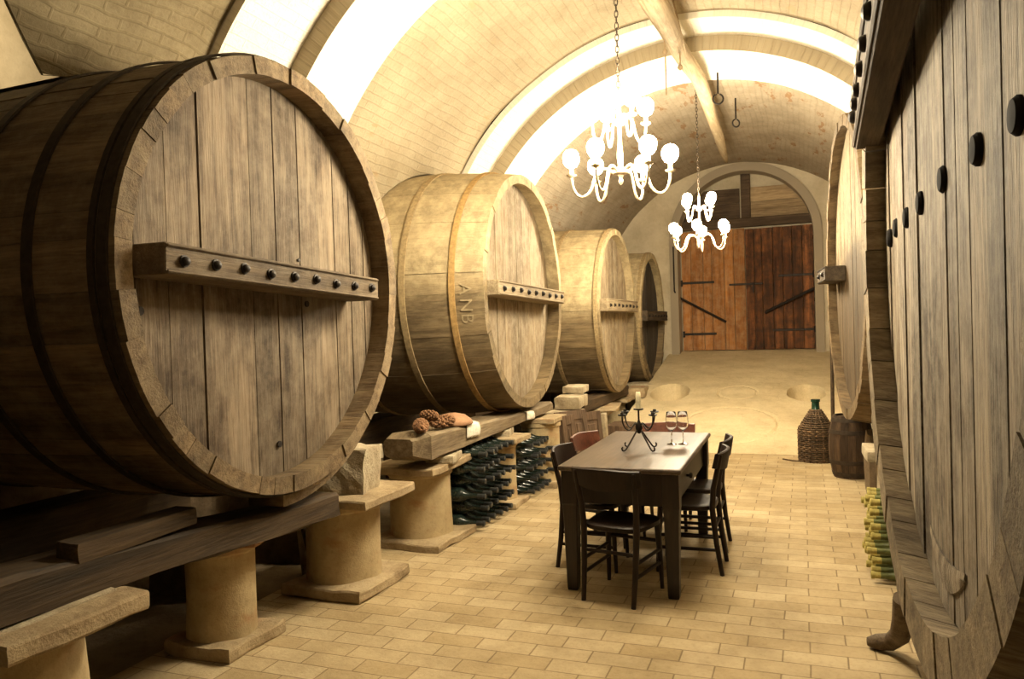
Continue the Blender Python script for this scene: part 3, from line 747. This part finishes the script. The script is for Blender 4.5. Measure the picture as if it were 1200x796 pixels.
# ------------------------------------------------------------------ bottles
def bottle_proto(name, label, cat_group, r, L, mat, capm, nf=.3):
    t = thing(name, label, 'bottle', (0, 0, 0), 0, cat_group)
    nk = r * nf
    prof = [(r * .55, -L + .02), (r * .8, -L + .004), (r, -L + .012), (r, -L * .55), (r * .93, -L * .50), (r * .6, -L * .42), (nk * 1.25, -L * .33), (nk, -L * .24), (nk, -.015)]
    MB().lathe(prof, 18, axis='x').build('glass_body', mat, t, smooth=50, local=True)
    MB().lathe([(nk * 1.06, -L * .17), (nk * 1.06, -.02), (nk * 1.2, -.018), (nk * 1.2, -.002), (nk * 1.0, .001), (.002, .001)], 14, axis='x').build('capsule', capm, t, smooth=40, local=True)
    return t
R_, P_, V_ = .0605, .1245, .107
def pile(ys, rows, lab_of, group, x0):
    first = None; k = 0
    for j in range(rows):
        n = ys[1] if j % 2 == 0 else ys[1] - (0)
        for i in range(n):
            y = ys[0] + P_ * (i + (.5 if j % 2 else 0)); z = R_ + .006 + V_ * j
            x = x0 + rnd.uniform(-.02, .02); lb = lab_of(i, j, n, rows)
            if first is None:
                first = bottle_proto('wine_bottle', lb, group, R_, .40, M['bottle'], M['foil']); first.location = (x, y, z); o = first
            else: o = dup(first, (x, y, z), None, lb)
            o.rotation_euler = (0, rnd.uniform(.0, .006), rnd.uniform(-.003, .003))
ORD = ['lowest', 'second', 'third', 'fourth', 'fifth', 'topmost']
def bl(where):
    def f(i, j, n, rows):
        col = ['nearest the camera', 'second from the near pillar', 'third from the near pillar', 'fourth from the near pillar', 'fifth from the near pillar', 'sixth from the near pillar'][i]
        return f'dark green bottle in the {ORD[j]} row of the {where} pile, {col}'
    return f
pile((5.56, 6), 6, bl('first'), 'dark bottles stacked between the first pillars', -2.36)
pile((6.76, 5), 5, bl('second'), 'dark bottles stacked between the far pillars', -2.36)
# yellow-capped bottles under the giant cask
first = None; r_ = .043; p_ = .092; v_ = .082
for j in range(7):
    for i in range(4):
        y = 5.06 + p_ * 1.22 * (i + (.5 if j % 2 else 0)); z = r_ + .006 + .073 * j; x = .345 + rnd.uniform(-.02, .02)
        rowname = ['lowest', 'second', 'third', 'fourth', 'fifth', 'sixth', 'topmost'][j]
        lb = f'dusty bottle with yellow capsule, {rowname} row beside the giant cask, {["nearest the camera", "second from the near end", "third from the near end", "farthest of its row"][i]}'
        if first is None:
            first = bottle_proto('wine_bottle', lb, 'yellow capped bottles by the giant cask', r_, .31, M['bottle_green'], M['capsule'], .44); o = first
            o.location = (x, y, z); o.rotation_euler = (0, 0, pi)
        else: o = dup(first, (x, y, z), pi, lb)

# ------------------------------------------------------------------ table and chairs
TX0, TX1, TY0, TY1, TH = -1.40, -.665, 4.42, 5.965, .76
tc = ((TX0 + TX1) / 2, (TY0 + TY1) / 2)
tb = thing('dining_table', 'long dark wooden table under the chandelier with worn top', 'table', (tc[0], tc[1], 0))
MB().box((tc[0], tc[1], TH - .016), (TX1 - TX0, TY1 - TY0, .032)).build('table_top', M['furn_top'], tb, bevel=.012, seg=2)
ap = MB()
ap.box((tc[0], TY0 + .07, .63), (TX1 - TX0 - .1, .025, .2)).box((tc[0], TY1 - .07, .63), (TX1 - TX0 - .1, .025, .2))
ap.box((TX0 + .06, tc[1], .63), (.025, TY1 - TY0 - .16, .2)).box((TX1 - .06, tc[1], .63), (.025, TY1 - TY0 - .16, .2))
ap.build('apron', M['furn'], tb, bevel=.004)
dr = MB().box((TX1 - .045, tc[1] - .3, .64), (.02, .5, .13)).build('drawer', M['furn'], tb, bevel=.005)
MB().lathe([(.008, 0), (.008, .015), (.018, .022), (.016, .034), (.003, .038)], 14, (TX1 - .035, tc[1] - .3, .64), 'x').build('knob', M['iron'], dr, smooth=40)
for sx in (0, 1):
    for sy in (0, 1):
        x = TX0 + .065 if sx == 0 else TX1 - .065; y = TY0 + .07 if sy == 0 else TY1 - .07
        mb = MB(); rows = []
        for z, w in ((0, .062), (.02, .066), (.45, .085), (.52, .092), (.53, .098), (.728, .098)):
            rows.append([(x + a * w / 2, y + b * w / 2, z) for a, b in ((-1, -1), (1, -1), (1, 1), (-1, 1))])
        bv = mb.quad_grid(rows, True); mb.bm.faces.new(list(reversed(bv[0]))); mb.bm.faces.new(bv[-1])
        mb.build('leg', M['furn'], tb, bevel=.004)

def make_chair(label, group):
    """bentwood-style chair facing +Y, origin on the floor under the seat"""
    t = thing('dining_chair', label, 'chair', (0, 0, 0), 0, group)
    W, D, SH = .37, .36, .44
    # seat: rounded trapezoid
    pts = []
    for k in range(28):
        a = 2 * pi * k / 28; ca, sa = cos(a), sin(a)
        ex = .55
        x = (abs(ca) ** ex) * (1 if ca > 0 else -1); y = (abs(sa) ** ex) * (1 if sa > 0 else -1)
        pts.append((x * (.195 + .015 * y), y * .19))
    mb = MB(); rows = []
    for s_, z in ((.94, SH - .035), (1, SH - .028), (1, SH - .006), (.96, SH), (.7, SH - .008), (.35, SH - .012)):
        rows.append([(x * s_, y * s_, z) for x, y in pts])
    bv = mb.quad_grid(rows, True); mb.bm.faces.new(list(reversed(bv[0]))); mb.bm.faces.new(bv[-1])
    mb.build('seat', M['chair'], t, smooth=45, local=True)
    for sx in (-1, 1):
        MB().tube([(sx * .175, .175, 0), (sx * .168, .165, .22), (sx * .16, .15, SH - .02)], [.012, .017, .019], 10).build('leg', M['chair'], t, smooth=50, local=True)
        # rear leg sweeps up into the back post
        MB().tube([(sx * .155, -.225, 0), (sx * .16, -.195, .2), (sx * .165, -.175, .42), (sx * .17, -.185, .55), (sx * .178, -.22, .70), (sx * .18, -.235, .765)], [.014, .017, .019, .018, .016, .012], 10).build('rear_leg', M['chair'], t, smooth=50, local=True)
    # broad curved back rail
    mb = MB(); n = 14; F = []; Bk = []
    for k in range(n + 1):
        u = -1 + 2 * k / n; x = u * .212; y0 = -.255 + .05 * u * u
        zt = .785 - .018 * u * u + .012 * abs(u) ** 4; zb = .655 + .03 * u * u
        F.append([(x, y0 + .022, zb), (x, y0 + .010, (zb + zt) / 2), (x, y0, zt - .004), (x, y0 - .012, zt), (x, y0 - .022, zt - .006), (x, y0 - .014, (zb + zt) / 2), (x, y0 - .002, zb)])
    bv = mb.quad_grid(F, True); mb.bm.faces.new(bv[0]); mb.bm.faces.new(list(reversed(bv[-1])))
    mb.build('back_rail', M['chair'], t, smooth=45, local=True)
    st = MB()
    st.tube([(-.168, .168, .24), (-.16, -.19, .24)], .011, 8).tube([(.168, .168, .24), (.16, -.19, .24)], .011, 8)
    st.tube([(-.168, .168, .16), (-.158, -.20, .16)], .011, 8).tube([(.168, .168, .16), (.158, -.20, .16)], .011, 8)
    st.tube([(-.165, .165, .29), (.165, .165, .29)], .011, 8).tube([(-.16, -.185, .29), (.16, -.185, .29)], .011, 8)
    st.build('stretcher', M['chair'], t, smooth=50, local=True)
    return t
GC = None
ch = make_chair('dark bentwood chair at the near end of the table, its back to the camera', GC)
ch.location = (-1.03, 4.50, 0); ch.rotation_euler = (0, 0, radians(-11))
for (x, y, a, lb) in ((-1.33, 5.02, -90, 'dark chair on the cask side of the table, nearer the camera'),
                      (-1.35, 5.60, -102, 'dark chair on the cask side of the table, close to the shutters'),
                      (-.73, 5.12, 90, 'dark chair on the open side of the table, nearer the camera'),
                      (-.75, 5.62, 90, 'dark chair on the open side of the table, farther from the camera'),
                      (-1.04, 6.12, 180, 'chair at the far end of the table showing only its reddish top rail')):
    c = dup(ch, (x, y, 0), radians(a), lb)
    if a == 180 or (x < -1 and y > 5.3):
        for k in c.children:
            if k.name.startswith('back_rail'):
                k.data = k.data.copy(); k.data.materials[0] = M['chair_red']
# candelabrum
CX, CY, CZ = -1.03, 5.08, .76
cd = thing('candelabrum', 'black iron candelabrum with curled feet on the table', 'candelabrum', (CX, CY, CZ))
def bez(p0, p1, p2, p3, n=12):
    p0, p1, p2, p3 = map(Vector, (p0, p1, p2, p3)); return [p0 * (1 - t) ** 3 + p1 * 3 * t * (1 - t) ** 2 + p2 * 3 * t * t * (1 - t) + p3 * t ** 3 for t in [i / n for i in range(n + 1)]]
MB().lathe([(.008, .11), (.02, .125), (.024, .15), (.022, .17), (.012, .185), (.006, .20), (.006, .265)], 14, (CX, CY, CZ)).build('stem', M['iron'], cd, smooth=40)
for k in range(4):
    a = pi / 4 + k * pi / 2 + .12; dx, dy = cos(a), sin(a)
    P = lambda r, z: (CX + dx * r, CY + dy * r, CZ + z)
    MB().tube([P(.012, .14), P(.06, .08), P(.115, .015), P(.13, .008), P(.145, .012), P(.15, .026), P(.142, .034)], .0055, 8).build('foot', M['iron'], cd, smooth=True)
    a2 = a + pi / 4 * 0; 
    ar = MB().tube(bez(P(.012, .17), P(.05, .20), P(.06, .12), P(.10, .145)) + bez(P(.10, .145), P(.135, .165), P(.14, .2), P(.14, .235))[1:], .005, 8).build('arm', M['iron'], cd, smooth=True)
    MB().lathe([(.004, .235), (.026, .240), (.03, .248), (.026, .249), (.012, .247), (.012, .26), (.009, .26), (.002, .25)], 16, (CX + dx * .14, CY + dy * .14, CZ)).build('cup', M['iron'], ar, smooth=40)
MB().lathe([(.005, .262), (.032, .268), (.034, .276), (.02, .275), (.002, .274)], 16, (CX, CY, CZ)).build('cup', M['iron'], cd, smooth=40)
cnd = thing('candle', 'ivory candle standing in the middle of the candelabrum', 'candle', (CX, CY, CZ + .275))
MB().lathe([(.018, 0), (.0175, .06), (.016, .105), (.013, .11), (.002, .106)], 16, (CX, CY, CZ + .276)).build('wax', M['candle'], cnd, smooth=50)
MB().tube([(CX, CY, CZ + .38), (CX + .002, CY, CZ + .394)], .0014, 6).build('wick', M['iron'], cnd)
# wine glasses
def wine_glass(label, x, y):
    t = thing('wine_glass', label, 'glass', (x, y, .76))
    MB().lathe([(.034, .001), (.034, .0025), (.018, .006), (.005, .012)], 24, axis='z').build('foot', M['glass'], t, smooth=60, local=True)
    MB().lathe([(.0045, .010), (.0035, .04), (.0035, .08), (.006, .095)], 12).build('stem', M['glass'], t, smooth=True, local=True)
    MB().lathe([(.004, .094), (.02, .102), (.034, .122), (.039, .15), (.037, .185), (.031, .225), (.0298, .2255), (.0296, .224), (.0355, .185), (.0375, .15), (.0325, .123), (.019, .1045), (.002, .098)], 28).build('bowl', M['glass'], t, smooth=60, local=True)
    return t
wine_glass('empty stemmed wine glass, closer to the candelabrum', -.86, 5.35)
wine_glass('empty stemmed wine glass, closer to the table edge', -.785, 5.37)

# ------------------------------------------------------------------ shutters and box against the pillars
def leaning(name, label, cat, y, x, w, h, lean, ang, panels, mat):
    t = thing(name, label, cat, (x, y, 0)); t.rotation_euler = (0, lean, ang)
    MB().box((0, 0, h / 2), (.022, w, h)).build('board', mat, t, local=True, bevel=.003)
    fr = MB()
    fr.box((.014, -w / 2 + .03, h / 2), (.014, .06, h)).box((.014, w / 2 - .03, h / 2), (.014, .06, h)).box((.014, 0, h - .05), (.014, w - .12, .1)).box((.014, 0, .05), (.014, w - .12, .1))
    if panels > 1: fr.box((.014, 0, h / 2), (.014, .05, h - .2))
    fr.build('frame', mat, t, local=True, bevel=.003)
    for k in range(panels):
        pw = (w - .12 - .05 * (panels - 1)) / panels; yy = -w / 2 + .06 + pw / 2 + k * (pw + .05)
        MB().box((.016, yy, h / 2), (.012, pw - .06, h - .28)).build('panel', mat, t, local=True, bevel=.006)
    return t
leaning('wooden_shutter', 'brown shutter with two raised panels leaning beside the far pillar', 'shutter', 7.88, -2.24, .42, .70, -.22, -.6, 2, M['shutter'])
leaning('wooden_shutter', 'narrow dark shutter leaf leaning against the broad pillar behind the panelled one', 'shutter', 7.62, -2.24, .20, .68, -.10, -.35, 1, M['shutter'])
leaning('wooden_board', 'plain brown panelled board standing next to the white post', 'board', 8.65, -2.27, .30, .60, -.14, -.6, 1, M['shutter'])
o = MB().rough_box((-2.25, 9.95, .15), (.3, .5, .3), .01, 3, 4).build('wooden_crate', M['shutter']); set_origin(o, (-2.25, 9.95, 0)); tag(o, 'low brown wooden crate behind the white post', 'crate')

# ------------------------------------------------------------------ small barrel and wicker demijohn
BX, BY = .43, 8.42
bb = thing('small_barrel', 'small dark upright barrel standing below the tall far cask', 'barrel', (BX, BY, 0))
mb = MB(); h = .62
for k in range(18):
    a0, a1 = 2 * pi * k / 18 + .008, 2 * pi * (k + 1) / 18 - .008; rows = []
    for i in range(9):
        z = h * i / 8; rr = .165 + .045 * (1 - ((z - h / 2) / (h / 2)) ** 2)
        rows.append([(BX + r * cos(a), BY + r * sin(a), z) for r, a in ((rr, a0), (rr, a1), (rr - .02, a1), (rr - .02, a0))])
    bv = mb.quad_grid(rows, True); mb.bm.faces.new(list(reversed(bv[0]))); mb.bm.faces.new(bv[-1])
mb.build('staves', M['barrel'], bb)
MB().lathe([(.15, h - .03), (.15, h - .02)], 24, (BX, BY, 0)).build('head', M['barrel'], bb)
for z in (.04, .16, .46, .58):
    rr = lambda z: .169 + .045 * (1 - ((z - h / 2) / (h / 2)) ** 2)
    MB().lathe([(rr(z - .02) - .01, z - .02), (rr(z - .02), z - .02), (rr(z + .02), z + .02), (rr(z + .02) - .01, z + .02)], 36, (BX, BY, 0), cap=False).build('hoop', M['hoop'], bb, smooth=30)
WX, WY = .12, 9.28
wk = thing('wicker_demijohn', 'wicker covered demijohn with green glass neck beside the small barrel', 'demijohn', (WX, WY, 0))
mb = MB()
def wr(z): return .185 if z < .36 else .185 - (z - .36) * .62
nz = 26
for i in range(nz):
    z = .01 + .56 * i / (nz - 1); r = wr(z)
    mb.tube([(WX + (r + .008 * (1 if (j + i) % 2 else -1)) * cos(2 * pi * j / 32), WY + (r + .008 * (1 if (j + i) % 2 else -1)) * sin(2 * pi * j / 32), z) for j in range(33)], .0105, 5)
mb.build('wicker', M['wicker'], wk, smooth=True)
mb = MB()
for j in range(16):
    a = 2 * pi * j / 16; mb.tube([(WX + wr(z) * cos(a), WY + wr(z) * sin(a), z) for z in (0, .18, .35, .45, .57)], .009, 5)
mb.build('stakes', M['wicker'], wk, smooth=True)
MB().lathe([(.14, .02), (.165, .1), (.165, .34), (.10, .48), (.045, .56), (.04, .66), (.05, .665), (.05, .69), (.04, .69)], 24, (WX, WY, 0)).build('glass_body', M['demijohn'], wk, smooth=40)
o = MB().tube([(WX - .16, WY - .14, .012), (WX - .26, WY - .10, .01), (WX - .36, WY - .02, .012)], .008, 6).build('twig', M['wicker']); tag(o, 'loose twig lying on the floor beside the wicker demijohn', 'twig')
o = MB().tube([(.30, 9.50, .0), (.31, 9.52, 1.2), (.315, 9.53, 2.3)], [.022, .02, .018], 8).build('wooden_stick', M['beam_dark'], smooth=40); tag(o, 'long dark stick standing behind the wicker demijohn', 'stick')

# ------------------------------------------------------------------ chandeliers
def chandelier(label, x, y, z, top, rz):
    t = thing('chandelier', label, 'chandelier', (x, y, z))
    MB().lathe([(.002, -.07), (.012, -.06), (.016, -.045), (.008, -.03), (.02, -.01), (.05, 0), (.055, .012), (.03, .02), (.014, .05), (.02, .12), (.012, .2), (.012, .30), (.035, .31), (.038, .325), (.014, .34), (.01, .46), (.004, .5)], 18).build('column', M['brass'], t, smooth=40, local=True)
    def arm(a, r, z0, drop):
        dx, dy = cos(a), sin(a); P = lambda q, h: (dx * q, dy * q, h)
        ar = MB().tube(bez(P(.03, z0), P(r * .38, z0 + .07), P(r * .50, z0 + .03), P(r * .58, z0 - drop)) + bez(P(r * .58, z0 - drop), P(r * .68, z0 - drop - .09), P(r * .98, z0 - drop - .10), P(r, z0 - .01))[1:], .0085, 8).build('arm', M['brass'], t, smooth=True, local=True)
        ar2 = MB().lathe([(.006, -.012), (.03, 0), (.034, .008), (.014, .01), (.013, .05), (.009, .052)], 14).build('candle_cup', M['brass'], ar, smooth=40, local=True); ar2.location = P(r, z0)
        bu = MB().lathe([(.012, .05), (.033, .062), (.049, .085), (.054, .112), (.048, .14), (.030, .161), (.003, .17)], 12).build('bulb', M['bulb'], ar, smooth=True, local=True); bu.location = P(r, z0)
    for k in range(6): arm(rz + k * pi / 3, .31, .0, .07)
    for k in range(4): arm(rz + .4 + k * pi / 2, .185, .32, .05)
    mb = MB(); zz = .5; k = 0
    while zz < top - z:
        ln = .045
        pts = [(sin(2 * pi * i / 10) * .011 * (1 if k % 2 else 0), sin(2 * pi * i / 10) * .011 * (0 if k % 2 else 1), zz + ln / 2 + cos(2 * pi * i / 10) * ln * .55) for i in range(11)]
        mb.tube(pts, .0032, 5, cap=False); zz += ln * .82; k += 1
    mb.build('chain', M['hoop'], t, smooth=True, local=True)
    MB().tube([(0, 0, top - z - .05), (0, 0, top - z + .03)], .012, 8).build('ceiling_hook', M['iron'], t, local=True)
    return t
chandelier('lit chandelier hanging above the dining table', AX, 4.83, 2.55, 4.33, .25)
chandelier('lit chandelier hanging in front of the plank doors', -1.06, 8.95, 2.55, 4.33, .55)

# ------------------------------------------------------------------ log, ropes, hooks below the vault
lg = MB().tube([(-1.05, 5.6, 4.12), (-1.04, 6.2, 4.14), (-1.03, 6.49, 4.15), (-1.01, 6.75, 4.15), (-1.02, 7.2, 4.155), (-1.03, 7.3, 4.16), (-1.0, 7.9, 4.17), (-.96, 8.4, 4.175), (-.98, 9.2, 4.18), (-1.0, 10.0, 4.18), (-1.03, 11.2, 4.18), (-1.07, 12.5, 4.18), (-1.08, 12.9, 4.16)],
               [.10, .10, .098, .095, .082, .08, .082, .078, .075, .07, .07, .05, .03], 12).build('hanging_log', M['pole'], smooth=True)
for v in lg.data.vertices: v.co += noise.noise_vector(v.co * 3) * .015
set_origin(lg, (-1.03, 8.4, 4.17)); tag(lg, 'long bare log hung along the crown of the vault', 'log')
def rope(label, pts, r, knots=()):
    t = thing('rope', label, 'rope', pts[-1]); MB().tube(pts, r, 6).build('cord', M['rope'], t, smooth=True)
    for k in knots: MB().lathe([(.004, -.03), (.022, -.015), (.026, 0), (.02, .018), (.004, .03)], 10, k, wob=.006).build('knot', M['rope'], t, smooth=True)
    return t
rope('knotted rope hanging lowest from the log under the vault', [(-1.09, 6.95, 4.2), (-1.08, 6.95, 4.0), (-1.08, 6.95, 3.62)], .008, [(-1.08, 6.95, 4.0)])
rope('short knotted rope hanging beside the thick part of the log', [(-1.00, 7.3, 4.2), (-1.0, 7.3, 3.95)], .008, [(-1.0, 7.3, 3.96)])
rope('rope looped round the log up to the vault', [(-.97, 6.6, 4.4), (-.95, 6.9, 4.22), (-.94, 7.3, 4.05)], .008)
def hook(label, x, y, zt, zb, r, tw):
    t = thing('iron_hook', label, 'hook', (x, y, zt))
    MB().tube([(x, y, zt), (x, y, zb)], .011, 8).build('rod', M['iron'], t)
    MB().tube([(x + r * sin(2 * pi * k / 20 + .3) * cos(tw), y + r * sin(2 * pi * k / 20 + .3) * sin(tw), zb - r + r * cos(2 * pi * k / 20 + .3)) for k in range(19)], .010, 8).build('ring', M['iron'], t, smooth=True)
hook('iron rod with open ring hanging from the vault beside the log', -.80, 8.74, 4.32, 4.08, .055, .3)
hook('small iron ring on a short pin in the grey vault near the doors', -.75, 10.58, 4.52, 4.24, .05, .6)

# ------------------------------------------------------------------ light, camera
def lamp(name, loc, power, size, col=(1, .78, .48)):
    l = bpy.data.lights.new(name, 'POINT'); l.energy = power; l.shadow_soft_size = size; l.color = col
    o = bpy.data.objects.new(name, l); COL.objects.link(o); o.location = loc; return o
lamp('chandelier_behind_camera', (-1.05, .75, 3.4), 19, .25)
l = bpy.data.lights.new('side_chamber_lamp', 'SPOT'); l.energy = 90; l.spot_size = radians(125); l.spot_blend = .4; l.shadow_soft_size = .08; l.color = (1, .8, .5)
o = bpy.data.objects.new('side_chamber_lamp', l); COL.objects.link(o); o.location = (-4.1, 3.0, 3.75)
o.rotation_euler = Vector((-.9, .8, .45)).to_track_quat('-Z', 'Y').to_euler()
w = bpy.data.worlds.new('World'); S.world = w; w.use_nodes = True
w.node_tree.nodes['Background'].inputs[0].default_value = (1, .85, .6, 1); w.node_tree.nodes['Background'].inputs[1].default_value = .0
F_, YAW, PIT, ROLL = 904.436, .3599, -.01559, -.0306
f = Vector((-sin(YAW) * cos(PIT), cos(YAW) * cos(PIT), sin(PIT))); r = Vector((cos(YAW), sin(YAW), 0)); u = r.cross(f)
r2 = r * cos(ROLL) + u * sin(ROLL); u2 = -r * sin(ROLL) + u * cos(ROLL)
cam = bpy.data.cameras.new('camera'); co = bpy.data.objects.new('camera', cam); COL.objects.link(co)
cam.sensor_width = 36; cam.lens = 36 * F_ / 1200; cam.clip_start = .02
co.matrix_world = Matrix(((r2.x, u2.x, -f.x, 0), (r2.y, u2.y, -f.y, 0), (r2.z, u2.z, -f.z, 1.6), (0, 0, 0, 1)))
S.camera = co
S.view_settings.view_transform = 'Standard'; S.view_settings.look = 'None'; S.view_settings.gamma = 1
S.view_settings.use_curve_mapping = False; S.view_settings.exposure = 0
S.cycles.use_denoising = True; S.cycles.max_bounces = 8; S.cycles.diffuse_bounces = 5; S.cycles.sample_clamp_indirect = 8
